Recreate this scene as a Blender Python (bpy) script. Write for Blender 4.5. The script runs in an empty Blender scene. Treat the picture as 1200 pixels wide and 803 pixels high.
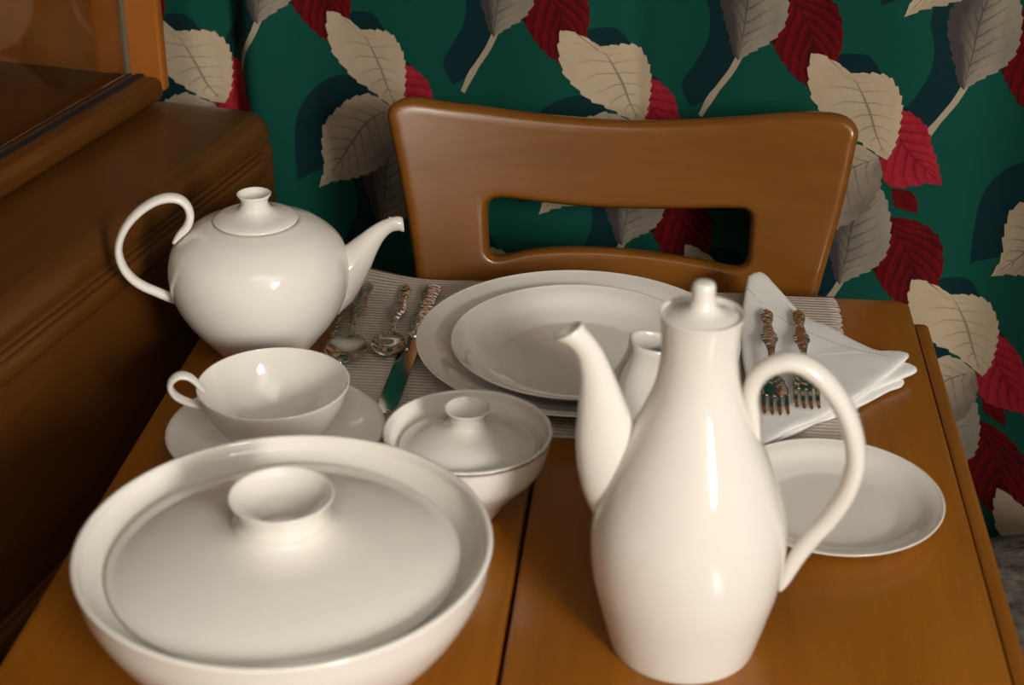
import bpy, bmesh, math, random
from mathutils import Vector, Matrix, noise

# ------------------------------------------------------------------ camera, light, exposure
scene = bpy.context.scene
COL = scene.collection
T = math.radians(11.51)            # the table stands turned by this much in the room
CT, ST = math.cos(T), math.sin(T)
TZ = 0.74                          # table top height


def W(tx, ty, z=TZ):
    """table axes -> room axes"""
    return Vector((tx * CT - ty * ST, tx * ST + ty * CT, z))


cam_d = bpy.data.cameras.new('camera')
cam = bpy.data.objects.new('camera', cam_d)
COL.objects.link(cam)
p_, y_, r_ = math.radians(26.93), math.radians(17.18), math.radians(0.24)
fw = Vector((-math.sin(y_) * math.cos(p_), math.cos(y_) * math.cos(p_), -math.sin(p_)))
rt = Vector((math.cos(y_), math.sin(y_), 0))
up = rt.cross(fw)
rt2 = rt * math.cos(r_) + up * math.sin(r_)
up2 = up * math.cos(r_) - rt * math.sin(r_)
m = Matrix((rt2, up2, -fw)).transposed().to_4x4()
m.translation = Vector((0, 0, 1.36))
cam.matrix_world = m
cam_d.sensor_width = 22.2
cam_d.lens = 1894 / 1200 * 22.2
cam_d.clip_start = 0.02
cam_d.dof.use_dof = True
cam_d.dof.focus_distance = 1.40
cam_d.dof.aperture_fstop = 5.0
scene.camera = cam

world = bpy.data.worlds.new('room_air')
scene.world = world
world.use_nodes = True
bg = world.node_tree.nodes['Background']
bg.inputs[0].default_value = (1.0, 0.93, 0.84, 1)
bg.inputs[1].default_value = 0.20


def area_light(name, loc, target, w, h, power, color):
    l = bpy.data.lights.new(name, 'AREA')
    l.shape = 'RECTANGLE'
    l.size, l.size_y = w, h
    l.energy = power
    l.color = color
    o = bpy.data.objects.new(name, l)
    COL.objects.link(o)
    o.location = loc
    o.rotation_euler = (Vector(target) - Vector(loc)).to_track_quat('-Z', 'Y').to_euler()
    return o


area_light('window_daylight', (2.36, -1.72, 1.95), (1.0, -1.45, 1.72), 0.85, 1.05, 200, (1.0, 0.96, 0.90))
area_light('overhead_fill', (0.75, -0.55, 2.47), (0.75, -0.55, 0.0), 1.7, 1.2, 13, (1.0, 0.95, 0.88))  # added soft fill that lifts the lid tops; no actual ceiling lamp

vs = scene.view_settings
vs.view_transform = 'Standard'
vs.look = 'None'
vs.gamma = 1.0
vs.use_curve_mapping = False
vs.exposure = 0.0

# ------------------------------------------------------------------ materials
def lin(r, g, b):
    f = lambda c: (c / 255 / 12.92) if c / 255 <= 0.04045 else ((c / 255 + 0.055) / 1.055) ** 2.4
    return (f(r), f(g), f(b), 1)


class NT:
    def __init__(s, name):
        s.m = bpy.data.materials.new(name)
        s.m.use_nodes = True
        s.t = s.m.node_tree
        s.b = s.t.nodes['Principled BSDF']

    def n(s, kind, **kw):
        o = s.t.nodes.new(kind)
        for k, v in kw.items():
            setattr(o, k, v)
        return o

    def l(s, a, b):
        s.t.links.new(a, b)

    def math(s, op, a, b=None, c=None, clamp=False):
        o = s.n('ShaderNodeMath', operation=op, use_clamp=clamp)
        for i, v in enumerate((a, b, c)):
            if v is None:
                continue
            if isinstance(v, (int, float)):
                o.inputs[i].default_value = v
            else:
                s.l(v, o.inputs[i])
        return o.outputs[0]

    def mix(s, f, a, b):
        o = s.n('ShaderNodeMix', data_type='RGBA')
        for i, v in ((0, f), (6, a), (7, b)):
            if isinstance(v, (int, float, tuple)):
                o.inputs[i].default_value = v
            else:
                s.l(v, o.inputs[i])
        return o.outputs[2]

    def noise(s, scale, detail=3, vec=None, rough=0.5):
        o = s.n('ShaderNodeTexNoise')
        o.inputs['Scale'].default_value = scale
        o.inputs['Detail'].default_value = detail
        o.inputs['Roughness'].default_value = rough
        if vec is not None:
            s.l(vec, o.inputs['Vector'])
        return o.outputs[0]

    def coord(s, scale=(1, 1, 1), out='Object'):
        c = s.n('ShaderNodeTexCoord')
        mp = s.n('ShaderNodeMapping')
        mp.inputs['Scale'].default_value = scale
        s.l(c.outputs[out], mp.inputs['Vector'])
        return mp.outputs[0]

    def bump(s, h, strength, dist=0.001):
        o = s.n('ShaderNodeBump')
        o.inputs['Strength'].default_value = strength
        o.inputs['Distance'].default_value = dist
        s.l(h, o.inputs['Height'])
        s.l(o.outputs[0], s.b.inputs['Normal'])

    def set(s, **kw):
        names = dict(color='Base Color', rough='Roughness', metal='Metallic', coat='Coat Weight',
                     coatr='Coat Roughness', ior='IOR', spec='Specular IOR Level', trans='Transmission Weight',
                     sheen='Sheen Weight', sss='Subsurface Weight')
        for k, v in kw.items():
            i = s.b.inputs[names[k]]
            if isinstance(v, (int, float, tuple)):
                i.default_value = v
            else:
                s.l(v, i)
        return s


def mat_ceramic(name, c, rough=0.12):
    t = NT(name)
    n = t.noise(9, 3, t.coord())
    t.set(color=t.mix(n, tuple(x * 0.95 for x in c[:3]) + (1,), c), rough=rough, ior=1.5, coat=0.25, coatr=0.06)
    fine = t.noise(240, 2, t.coord())
    t.bump(fine, 0.02, 0.0005)
    return t.m


def mat_wood(name, dark, light, scale, rough=0.3, coat=0.25):
    t = NT(name)
    v = t.coord(scale)
    big = t.noise(1.1, 4, v, 0.6)
    fine = t.noise(7.0, 5, v, 0.65)
    blotch = t.noise(5.0, 3, t.coord())
    f = t.math('ADD', t.math('MULTIPLY', big, 0.55), t.math('MULTIPLY', fine, 0.30))
    f = t.math('ADD', f, t.math('MULTIPLY', blotch, 0.25))
    f = t.math('MULTIPLY_ADD', f, 2.8, -1.03, clamp=True)
    rr = t.math('MULTIPLY_ADD', fine, 0.12, rough - 0.06)
    t.set(color=t.mix(f, dark, light), rough=rr, coat=coat, coatr=0.22, spec=0.4)
    t.bump(fine, 0.05, 0.0006)
    return t.m


MAT = {}
MAT['ceramic'] = mat_ceramic('ivory_glazed_china', lin(238, 233, 224), 0.055)
MAT['table_wood'] = mat_wood('honey_maple_table', lin(128, 74, 12), lin(160, 98, 22), (26, 2.2, 26))
MAT['chair_wood'] = mat_wood('amber_maple_chair', lin(106, 62, 14), lin(128, 77, 20), (2.5, 20, 26), 0.30, 0.5)
MAT['cab_wood'] = mat_wood('brown_maple_cabinet', lin(76, 43, 12), lin(102, 60, 18), (26, 2.2, 26), 0.36, 0.15)
MAT['end_wood'] = mat_wood('orange_maple_panel', lin(140, 78, 24), lin(166, 98, 36), (6, 20, 2.0), 0.36, 0.15)
MAT['dark_gap'] = NT('dark_seam').set(color=lin(22, 12, 6), rough=0.8).m


def mat_fabric(name, c, rough=0.9):
    t = NT(name)
    v = t.coord()
    n = t.noise(6, 3, v)
    weave = t.noise(900, 2, v)
    t.set(color=t.mix(n, tuple(x * 0.86 for x in c[:3]) + (1,), c), rough=rough, spec=0.15)
    t.bump(weave, 0.25, 0.0006)
    return t.m


MAT['green'] = mat_fabric('green_curtain_cotton', lin(9, 70, 57))
MAT['teal'] = mat_fabric('dark_teal_print', lin(7, 40, 45))
MAT['stem'] = mat_fabric('beige_stem_print', lin(160, 146, 124))


def mat_leaf(name, base, shade, vein, n_veins, side_dark=0.0, slant=0.22, vein_w=0.10, stripe=0.0, tip=None, fade=0.85):
    """flat printed leaf: u along the midrib, v across it"""
    t = NT(name)
    uv = t.n('ShaderNodeTexCoord').outputs['UV']
    sp = t.n('ShaderNodeSeparateXYZ')
    t.l(uv, sp.inputs[0])
    u = sp.outputs[0]
    v = t.math('MULTIPLY_ADD', sp.outputs[1], 2.0, -1.0)
    av = t.math('ABSOLUTE', v)
    wob = t.noise(5, 2, uv)
    ph = t.math('MULTIPLY', t.math('ADD', t.math('ADD', u, t.math('MULTIPLY', av, -slant)), t.math('MULTIPLY', wob, 0.05)), n_veins)
    fr = t.math('FRACT', ph)
    d = t.math('MINIMUM', fr, t.math('SUBTRACT', 1.0, fr))
    line = t.math('SUBTRACT', 1.0, t.math('DIVIDE', d, vein_w), clamp=True)
    line = t.math('MULTIPLY', line, t.math('SUBTRACT', 1.0, t.math('DIVIDE', av, fade), clamp=True))
    rib = t.math('SUBTRACT', 1.0, t.math('DIVIDE', av, 0.05), clamp=True)
    veins = t.math('MAXIMUM', line, rib)
    n = t.noise(3.5, 4, uv, 0.6)
    f = t.math('MULTIPLY_ADD', n, 1.1, -0.15, clamp=True)
    if side_dark:
        sd = t.math('MULTIPLY_ADD', v, side_dark, 0.35 if side_dark < 0 else 0.15, clamp=True)
        f = t.math('ADD', t.math('MULTIPLY', f, 0.6), sd, clamp=True)
    if stripe:
        saw = t.math('MULTIPLY', fr, stripe)
        f = t.math('ADD', f, saw, clamp=True)
    col = t.mix(f, base, shade)
    if tip:
        tf = t.math('MULTIPLY_ADD', u, 1.6, -0.6, clamp=True)
        col = t.mix(t.math('MULTIPLY', tf, 0.6), col, tip)
    col = t.mix(t.math('MULTIPLY', veins, 0.8), col, vein)
    t.set(color=col, rough=0.9, spec=0.15)
    t.bump(t.noise(900, 2, t.coord()), 0.25, 0.0006)
    return t.m


MAT['A'] = mat_leaf('grey_leaf_print', lin(146, 136, 120), lin(60, 55, 54), lin(58, 52, 50), 9, slant=0.3, side_dark=-0.75, vein_w=0.16)
MAT['B'] = mat_leaf('dark_red_leaf_print', lin(124, 8, 16), lin(56, 3, 8), lin(48, 2, 6), 8, slant=0.42, vein_w=0.2, stripe=0.55, fade=1.3)
MAT['C'] = mat_leaf('cream_leaf_print', lin(184, 166, 140), lin(166, 146, 120), lin(84, 76, 70), 8, vein_w=0.08, fade=0.8)
MAT['D'] = mat_leaf('rose_red_leaf_print', lin(168, 42, 56), lin(128, 16, 30), lin(80, 5, 18), 8, slant=0.3, vein_w=0.2, stripe=0.35, fade=1.3)
MAT['I'] = mat_leaf('taupe_leaf_print', lin(178, 160, 134), lin(92, 82, 78), lin(70, 62, 62), 10, side_dark=0.45, vein_w=0.12, fade=1.0, tip=lin(186, 168, 138))
MAT['H'] = MAT['B']


def mat_linen():
    t = NT('white_linen')
    v = t.coord()
    n = t.noise(40, 3, v)
    t.set(color=t.mix(n, lin(230, 228, 224), lin(240, 238, 235)), rough=0.85, spec=0.2, sheen=0.1)
    t.bump(t.noise(700, 2, v), 0.2, 0.0005)
    return t.m


MAT['linen'] = mat_linen()
MAT['stitch'] = NT('hem_stitch').set(color=lin(150, 144, 136), rough=0.9).m


def mat_placemat():
    t = NT('ribbed_grey_beige_weave')
    c = t.n('ShaderNodeTexCoord').outputs['Object']
    wv = t.n('ShaderNodeTexWave', wave_type='BANDS', bands_direction='Y')
    wv.inputs['Scale'].default_value = 62
    wv.inputs['Distortion'].default_value = 0.6
    wv.inputs['Detail'].default_value = 2
    t.l(c, wv.inputs['Vector'])
    sp = t.noise(160, 3, t.coord((1, 3, 1)))
    f = t.math('MULTIPLY', wv.outputs[1], t.math('MULTIPLY_ADD', sp, 1.4, -0.2, clamp=True))
    t.set(color=t.mix(f, lin(176, 164, 153), lin(222, 212, 198)), rough=0.8, spec=0.2)
    t.bump(wv.outputs[1], 0.5, 0.001)
    return t.m


MAT['mat'] = mat_placemat()
MAT['metal'] = NT('polished_steel').set(color=(0.78, 0.76, 0.72, 1), metal=1.0, rough=0.10).m


def mat_ornate():
    t = NT('ornate_steel')
    vo = t.n('ShaderNodeTexVoronoi')
    vo.inputs['Scale'].default_value = 210
    t.l(t.coord(), vo.inputs['Vector'])
    t.set(color=(0.86, 0.85, 0.82, 1), metal=1.0, rough=0.17)
    t.bump(vo.outputs[0], 0.7, 0.002)
    return t.m


MAT['ornate'] = mat_ornate()


def mat_mottled():
    t = NT('mottled_grey_upholstery')
    n = t.noise(38, 6, t.coord(), 0.7)
    f = t.math('MULTIPLY_ADD', n, 3.0, -1.0, clamp=True)
    t.set(color=t.mix(f, lin(52, 50, 47), lin(132, 128, 120)), rough=0.95, spec=0.1)
    t.bump(n, 0.6, 0.004)
    return t.m


MAT['mottled'] = mat_mottled()


def mat_plain(name, c, rough, nz=20):
    t = NT(name)
    n = t.noise(nz, 4, t.coord())
    t.set(color=t.mix(n, tuple(x * 0.85 for x in c[:3]) + (1,), c), rough=rough)
    return t.m


MAT['plaster'] = mat_plain('warm_wall_paint', lin(128, 118, 104), 0.9, 30)
MAT['white_paint'] = mat_plain('white_paint', lin(190, 184, 172), 0.8, 30)
MAT['carpet'] = mat_plain('brown_carpet', lin(74, 56, 42), 0.95, 200)
gl = NT('display_glass').set(color=(1, 1, 1, 1), rough=0.0, ior=1.45, trans=1.0)
MAT['glass'] = gl.m
MAT['track'] = NT('grey_green_metal_edge').set(color=lin(140, 136, 112), metal=0.6, rough=0.4).m
MAT['rod'] = NT('brass_rod').set(color=lin(170, 140, 80), metal=1.0, rough=0.3).m


# ------------------------------------------------------------------ helpers
def link(o, parent=None):
    COL.objects.link(o)
    if parent is not None:
        o.parent = parent
    return o


def mesh_obj(name, verts, faces, mat, parent=None, smooth=True, uvs=None):
    me = bpy.data.meshes.new(name)
    me.from_pydata([tuple(v) for v in verts], [], faces)
    me.materials.append(MAT[mat] if isinstance(mat, str) else mat)
    if smooth:
        me.polygons.foreach_set('use_smooth', [True] * len(me.polygons))
    if uvs is not None:
        lay = me.uv_layers.new(name='UVMap')
        for lp in me.loops:
            lay.data[lp.index].uv = uvs[lp.vertex_index]
    me.update()
    return link(bpy.data.objects.new(name, me), parent)


def recalc(o):
    bm = bmesh.new()
    bm.from_mesh(o.data)
    bmesh.ops.recalc_face_normals(bm, faces=bm.faces)
    bm.to_mesh(o.data)
    bm.free()
    return o


def thing(name, label, cat, loc, rot=T, group=None):
    o = bpy.data.objects.new(name, None)
    o.empty_display_size = 0.03
    link(o)
    o.location = loc
    o.rotation_euler = (0, 0, rot)
    return tag(o, label, cat, group)


def tag(o, label, cat, group=None):
    o['label'] = label
    o['category'] = cat
    if group:
        o['group'] = group
    return o


def structure(o, label=None):
    o['kind'] = 'structure'
    if label:
        o['label'] = label
    return o


def catmull(pts, n):
    """n samples over a smooth curve through pts (tuples of any length), even in chord length"""
    k = len(pts)
    dim = len(pts[0])
    cum = [0]
    for i in range(k - 1):
        cum.append(cum[-1] + max(1e-9, math.dist(pts[i][:2], pts[i + 1][:2])))
    out = []
    i = 0
    for j in range(n):
        s = cum[-1] * j / (n - 1)
        while i < k - 2 and s > cum[i + 1]:
            i += 1
        t = (s - cum[i]) / (cum[i + 1] - cum[i])
        p1, p2 = pts[i], pts[i + 1]
        h = cum[i + 1] - cum[i]

        def tang(a):
            lo, hi = max(a - 1, 0), min(a + 1, k - 1)
            return [(pts[hi][d] - pts[lo][d]) / (cum[hi] - cum[lo]) for d in range(dim)]
        m1, m2 = tang(i), tang(i + 1)
        a, b, c, e = 2*t**3 - 3*t*t + 1, t**3 - 2*t*t + t, -2*t**3 + 3*t*t, t**3 - t*t
        out.append(tuple(a*p1[d] + b*h*m1[d] + c*p2[d] + e*h*m2[d] for d in range(dim)))
    return out


def lathe(name, prof, mat, parent=None, n=96):
    """prof: (r, z) from axis to axis; closed solid of revolution"""
    verts, faces, rings = [], [], []
    for r, z in prof:
        if r < 1e-6:
            rings.append([len(verts)])
            verts.append((0, 0, z))
        else:
            rings.append(list(range(len(verts), len(verts) + n)))
            verts += [(r*math.cos(2*math.pi*k/n), r*math.sin(2*math.pi*k/n), z) for k in range(n)]
    for a, b in zip(rings, rings[1:]):
        for k in range(n):
            k2 = (k + 1) % n
            if len(a) == 1 and len(b) == 1:
                continue
            if len(a) == 1:
                faces.append((a[0], b[k], b[k2]))
            elif len(b) == 1:
                faces.append((a[k], b[0], a[k2]))
            else:
                faces.append((a[k], b[k], b[k2], a[k2]))
    return recalc(mesh_obj(name, verts, faces, mat, parent))


def sweep(name, path, d, wfun, mat, parent, n=72, m=20, hollow=0.0, power=2.0, cut=0.0):
    """path: (s, z, half thickness) in the upright plane through the local origin along unit vector d;
    wfun(i01, h) = half width across the plane; hollow > 0 opens the far end"""
    pts = catmull(path, n)
    d = Vector((d[0], d[1], 0)).normalized()
    nb = Vector((-d.y, d.x, 0))
    verts, faces, rings = [], [], []

    def ring(c, nrm, h, w, tg=None, shear=0.0):
        i0 = len(verts)
        for k in range(m):
            a = 2*math.pi*k/m
            ca, sa = math.cos(a), math.sin(a)
            ca = math.copysign(abs(ca)**(2/power), ca)
            sa = math.copysign(abs(sa)**(2/power), sa)
            p = c + nrm*(h*ca) + nb*(w*sa)
            if shear:
                p -= tg*(h*ca*math.copysign(1, nrm.z)*shear)
            verts.append(p)
        rings.append(list(range(i0, i0 + m)))
    last = None
    for i, (s, z, h) in enumerate(pts):
        a, b = pts[max(i-1, 0)], pts[min(i+1, n-1)]
        tg = (d*(b[0]-a[0]) + Vector((0, 0, b[1]-a[1]))).normalized()
        nrm = nb.cross(tg)
        c = d*s + Vector((0, 0, z))
        w = wfun(i/(n-1), h)
        ring(c, nrm, h, w, tg, cut*max(0, (i/(n-1)-0.86)/0.14))
        last = (c, nrm, h, w, tg)
    if hollow:
        c, nrm, h, w, tg = last
        ring(c + tg*0.0006, nrm, h*0.93, w*0.93, tg, cut)
        ring(c + tg*0.0004, nrm, h*hollow*1.04, w*hollow*1.04, tg, cut)
        ring(c - tg*0.0006, nrm, h*hollow, w*hollow, tg, cut)
        ring(c - tg*0.012, nrm, h*hollow*0.8, w*hollow*0.8, tg, cut)
    for a, b in zip(rings, rings[1:]):
        for k in range(m):
            faces.append((a[k], a[(k+1) % m], b[(k+1) % m], b[k]))
    for rg in (rings[0], rings[-1]):
        c = sum((Vector(verts[i]) for i in rg), Vector()) / m
        ci = len(verts)
        verts.append(c)
        for k in range(m):
            faces.append((rg[k], rg[(k+1) % m], ci))
    return recalc(mesh_obj(name, verts, faces, mat, parent))


def box(name, lo, hi, mat, parent=None, bevel=0.0, seg=3):
    bm = bmesh.new()
    bmesh.ops.create_cube(bm, size=1)
    for v in bm.verts:
        v.co = Vector([lo[i] + (v.co[i] + 0.5)*(hi[i]-lo[i]) for i in range(3)])
    if bevel:
        bmesh.ops.bevel(bm, geom=list(bm.edges), offset=bevel, segments=seg, profile=0.5, affect='EDGES')
    me = bpy.data.meshes.new(name)
    bm.to_mesh(me)
    bm.free()
    me.materials.append(MAT[mat])
    if bevel:
        me.polygons.foreach_set('use_smooth', [True]*len(me.polygons))
        try:
            me.set_sharp_from_angle(angle=math.radians(50))
        except Exception:
            pass
    return link(bpy.data.objects.new(name, me), parent)


def tapered_leg(name, x, y, z0, z1, r0, r1, mat, parent, dx=0, dy=0):
    prof = [(0, z0), (r0*0.9, z0), (r0, z0+0.006), (r1, z1), (0, z1)]
    o = lathe(name, prof, mat, parent, 20)
    for v in o.data.vertices:
        k = (z1 - v.co.z)/(z1-z0)
        v.co.x += x + dx*k
        v.co.y += y + dy*k
    return o


# ------------------------------------------------------------------ the room
structure(box('floor', (-1.25, -2.3, -0.05), (2.46, 1.62, 0.0), 'carpet'))
structure(box('wall_back', (-1.25, 1.58, 0.0), (2.46, 1.64, 2.5), 'plaster'))
structure(box('wall_left', (-1.27, -2.3, 0.0), (-1.19, 1.58, 2.5), 'plaster'))
structure(box('wall_right', (2.40, -2.3, 0.0), (2.46, 1.58, 2.5), 'plaster'))
structure(box('wall_front', (-1.25, -2.36, 0.0), (2.46, -2.3, 2.5), 'plaster'))
structure(box('ceiling', (-1.27, -2.36, 2.5), (2.46, 1.64, 2.56), 'white_paint'))
wf = bpy.data.objects.new('window_1', None)
link(wf)
wf.location = (2.40, -1.72, 1.95)
structure(wf)
for y0, y1, z0, z1 in ((-0.50, 0.50, 0.53, 0.59), (-0.50, 0.50, -0.59, -0.53), (-0.50, -0.44, -0.53, 0.53), (0.44, 0.50, -0.53, 0.53)):
    box('window_frame', (-0.05, y0, z0), (0.0, y1, z1), 'white_paint', wf, 0.004)

# ------------------------------------------------------------------ curtain with printed leaves
CY = 1.48


def fold(x):
    f = 0.007*math.sin(2*math.pi*(x+0.06)/0.33) + 0.004*math.sin(2*math.pi*x/0.171 + 1.0)
    f += 0.034*math.exp(-((x+0.771)/0.022)**2) - 0.012*math.exp(-((x+0.735)/0.03)**2)
    f += 0.010*math.exp(-((x+0.335)/0.012)**2)*0.35
    t = min(1, max(0, (x+0.015)/0.13))
    f -= 0.042*t*t*(3-2*t)*math.exp(-(max(0, x-0.14)/0.08)**2)
    f += 0.012*math.exp(-((x-0.27)/0.03)**2) + 0.02*math.exp(-((x-0.42)/0.02)**2)
    return f


def on_curtain(x, z, off=0.0):
    g = (fold(x+0.001) - fold(x-0.001))/0.002
    k = math.sqrt(1+g*g)
    return (x + off*g/k, CY + fold(x) - off/k, z)


CX0, CX1, CZ0, CZ1 = -1.17, 1.25, 0.03, 2.15
nx, nz = 620, 12
verts = [on_curtain(CX0 + (CX1-CX0)*i/nx, CZ0 + (CZ1-CZ0)*j/nz) for j in range(nz+1) for i in range(nx+1)]
faces = [(j*(nx+1)+i, j*(nx+1)+i+1, (j+1)*(nx+1)+i+1, (j+1)*(nx+1)+i) for j in range(nz) for i in range(nx)]
curtain = thing('curtain', 'green cotton curtain printed with cream, grey and red leaves behind the chair', 'curtain', (0, 0, 0), 0)
mesh_obj('cloth', verts, faces, 'green', curtain)

LEAVES = {  # outline left, midrib, outline right, from leaf base to tip; tenths of a millimetre from the motif's anchor
 'A': ([(-687, -138), (-740, -77), (-791, 83), (-851, 258), (-893, 416), (-895, 576), (-834, 740), (-686, 892), (-458, 987)],
   [(-687, -138), (-679, -14), (-653, 194), (-638, 437), (-592, 680), (-458, 987)],
   [(-687, -138), (-595, -64), (-426, 51), (-322, 158), (-270, 292), (-260, 469), (-292, 664), (-353, 839), (-458, 987)]),
 'B': ([(-313, 638), (-409, 456), (-441, 253), (-387, 71), (-269, -115), (-120, -267), (65, -373)],
   [(-313, 638), (-179, 436), (-33, 192), (34, -29), (65, -373)],
   [(-313, 638), (-94, 625), (100, 538), (204, 420), (249, 273), (264, 114), (227, -68), (65, -373)]),
 'C': ([(371, -152), (258, -78), (129, -22), (0, 0), (-31, -164), (-11, -316), (34, -449), (132, -561), (274, -695), (415, -759), (538, -825), (670, -899), (784, -949)],
   [(371, -152), (478, -312), (587, -516), (663, -716), (784, -949)],
   [(371, -152), (498, -132), (616, -122), (726, -145), (797, -223), (851, -328), (874, -453), (872, -608), (846, -810), (784, -949)]),
 'D': ([(715, -481), (711, -665), (715, -851), (720, -1047), (833, -1206), (1023, -1200), (1177, -1165), (1312, -1174)],
   [(715, -481), (848, -692), (967, -848), (1143, -1015), (1312, -1174)],
   [(715, -481), (821, -445), (924, -459), (1032, -523), (1121, -621), (1169, -766), (1247, -960), (1312, -1174)]),
 'I': ([(708, -934), (552, -841), (402, -820), (171, -925), (-20, -1102), (-124, -1253), (-148, -1502), (-139, -1711), (-201, -1941)],
   [(708, -934), (419, -1112), (217, -1367), (9, -1675), (-201, -1941)],
   [(708, -934), (759, -1094), (723, -1329), (592, -1560), (346, -1731), (149, -1812), (-30, -1862), (-201, -1941)]),
 'H': ([(-302, 919), (-251, 743), (-152, 711), (-29, 683)],
   [(-302, 919), (-169, 796), (-29, 683)],
   [(-302, 919), (-159, 919), (-63, 844), (-29, 683)]),
 'SA': ([(-1133, -674), (-1236, -461), (-1123, -247), (-1005, -2), (-987, 246), (-1050, 484), (-997, 806)],
   [(-1133, -674), (-903, -76), (-885, 417), (-997, 806)],
   [(-1133, -674), (-957, -544), (-806, -317), (-704, -123), (-717, 188), (-778, 506), (-997, 806)]),
 'SI': ([(433, -762), (155, -653), (-187, -824), (-379, -1121), (-422, -1504), (-414, -1859)],
   [(433, -762), (140, -975), (-151, -1379), (-414, -1859)],
   [(433, -762), (517, -1028), (313, -1375), (-39, -1651), (-414, -1859)]),
 'SC': ([(259, -95), (239, -4), (383, 34), (527, 21), (667, -151)],
   [(259, -95), (428, -80), (667, -151)],
   [(259, -95), (347, -214), (476, -244), (667, -151)]),
 'SD': ([(671, -353), (695, -583), (905, -644), (1098, -624)],
   [(671, -353), (805, -447), (1098, -624)],
   [(671, -353), (782, -375), (922, -443), (1098, -624)]),
}
STEM = [(-674, -87), (-745, -244), (-842, -396), (-940, -551), (-1029, -740)]
LAYER = {'SA': 4, 'SI': 4, 'SC': 4, 'SD': 4, 'stem': 7, 'B': 8, 'H': 9, 'A': 12, 'D': 16, 'I': 17, 'C': 21}
TEETH = {'A': (12, 24), 'B': (11, 22), 'C': (13, 26), 'D': (10, 22), 'I': (12, 26), 'H': (3, 12)}


def leaf_geo(key, ax, az, nu, nv):
    L, M, R = LEAVES[key]
    L, M, R = catmull(L, nu), catmull(M, nu), catmull(R, nu)
    teeth, amp = TEETH.get(key, (0, 0))
    off = LAYER[key]*1e-4/2.5
    vs_, fs, uv = [], [], []

    def edge(P, i, sign):
        x, z = P[i]
        if not teeth or i == 0 or i == nu-1:
            return x, z
        a, b = P[i-1], P[i+1]
        tx, tz = b[0]-a[0], b[1]-a[1]
        q = math.hypot(tx, tz) or 1
        u = i/(nu-1)
        s = ((u*teeth) % 1.0) - 0.35
        k = amp*s*min(1, 6*u, 8*(1-u))
        return x - sign*tz/q*k, z + sign*tx/q*k
    for i in range(nu):
        u = i/(nu-1)
        lx, lz = edge(L, i, 1)
        rx, rz = edge(R, i, -1)
        # the left outline must lie on the far side of the midrib from the right one
        for j in range(-nv, nv+1):
            v = j/nv
            ex, ez = (lx, lz) if v < 0 else (rx, rz)
            x = M[i][0] + (ex-M[i][0])*abs(v)
            z = M[i][1] + (ez-M[i][1])*abs(v)
            vs_.append(on_curtain(ax + x*1e-4, az + z*1e-4, off))
            uv.append((u, v*0.5+0.5))
    w = 2*nv+1
    for i in range(nu-1):
        for j in range(2*nv):
            fs.append((i*w+j, i*w+j+1, (i+1)*w+j+1, (i+1)*w+j))
    return vs_, fs, uv


def stem_geo(ax, az):
    P = catmull(STEM, 10)
    vs_, fs, uv = [], [], []
    for i, (x, z) in enumerate(P):
        a, b = P[max(i-1, 0)], P[min(i+1, 9)]
        q = math.dist(a, b)
        nxn, nzn = -(b[1]-a[1])/q, (b[0]-a[0])/q
        h = 32 + (8 if i in (6, 7) else 0) - 8*(i/9)
        for s in (-1, 0, 1):
            vs_.append(on_curtain(ax + (x+nxn*h*s)*1e-4, az + (z+nzn*h*s)*1e-4, LAYER['stem']*1e-4/2.5))
            uv.append((i/9, s*0.5+0.5))
    for i in range(9):
        for j in range(2):
            fs.append((i*3+j, i*3+j+1, i*3+j+4, i*3+j+3))
    return vs_, fs, uv


anchors_near = [(-0.8633, 0.8988), (-0.6576, 0.9160), (-0.407, 0.9225), (-0.1656, 0.9213), (0.0420, 0.9110), (-0.5352, 0.6957),
                (-0.2746, 0.7107), (-0.0500, 0.7060), (0.0597, 0.4996), (-0.7768, 0.6777), (0.185, 0.704), (-0.0667, 1.1568),
                (-0.3150, 1.158), (-0.56, 1.155), (0.27, 0.91), (-0.80, 1.15)]
anchors_far = []
for r in range(-6, 5):
    for k in range(-8, 9):
        ax, az = -0.1656 + 0.2466*k + 0.112*r, 0.9213 - 0.2107*r
        if CX0+0.13 < ax < CX1-0.14 and CZ0+0.21 < az < CZ1-0.11:
            if all(math.hypot(ax-p[0], (az-p[1])) > 0.15 for p in anchors_near):
                anchors_far.append((ax, az))
NAMES = {'A': 'printed_grey_leaf', 'B': 'printed_dark_red_leaf', 'C': 'printed_cream_leaf', 'D': 'printed_rose_leaf', 'I': 'printed_taupe_leaf',
         'H': 'printed_red_leaflet', 'SA': 'printed_leaf_shadow', 'SI': 'printed_leaf_shadow', 'SC': 'printed_leaf_shadow', 'SD': 'printed_leaf_shadow'}
MATK = lambda k: 'teal' if k[0] == 'S' else k
for ax, az in anchors_near:
    for key in LEAVES:
        g = leaf_geo(key, ax, az, 78 if key in TEETH else 24, 8)
        mesh_obj(NAMES[key], g[0], g[1], MATK(key), curtain, True, g[2])
    g = stem_geo(ax, az)
    mesh_obj('printed_stem', g[0], g[1], 'stem', curtain, True, g[2])
for key in list(LEAVES) + ['stem']:
    V, F, U = [], [], []
    for ax, az in anchors_far:
        g = stem_geo(ax, az) if key == 'stem' else leaf_geo(key, ax, az, 40 if key in TEETH else 16, 3)
        o0 = len(V)
        V += g[0]
        U += g[2]
        F += [tuple(i+o0 for i in f) for f in g[1]]
    o = mesh_obj('distant_leaf_print', V, F, 'stem' if key == 'stem' else MATK(key), curtain, True, U)
    o['kind'] = 'stuff'

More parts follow.
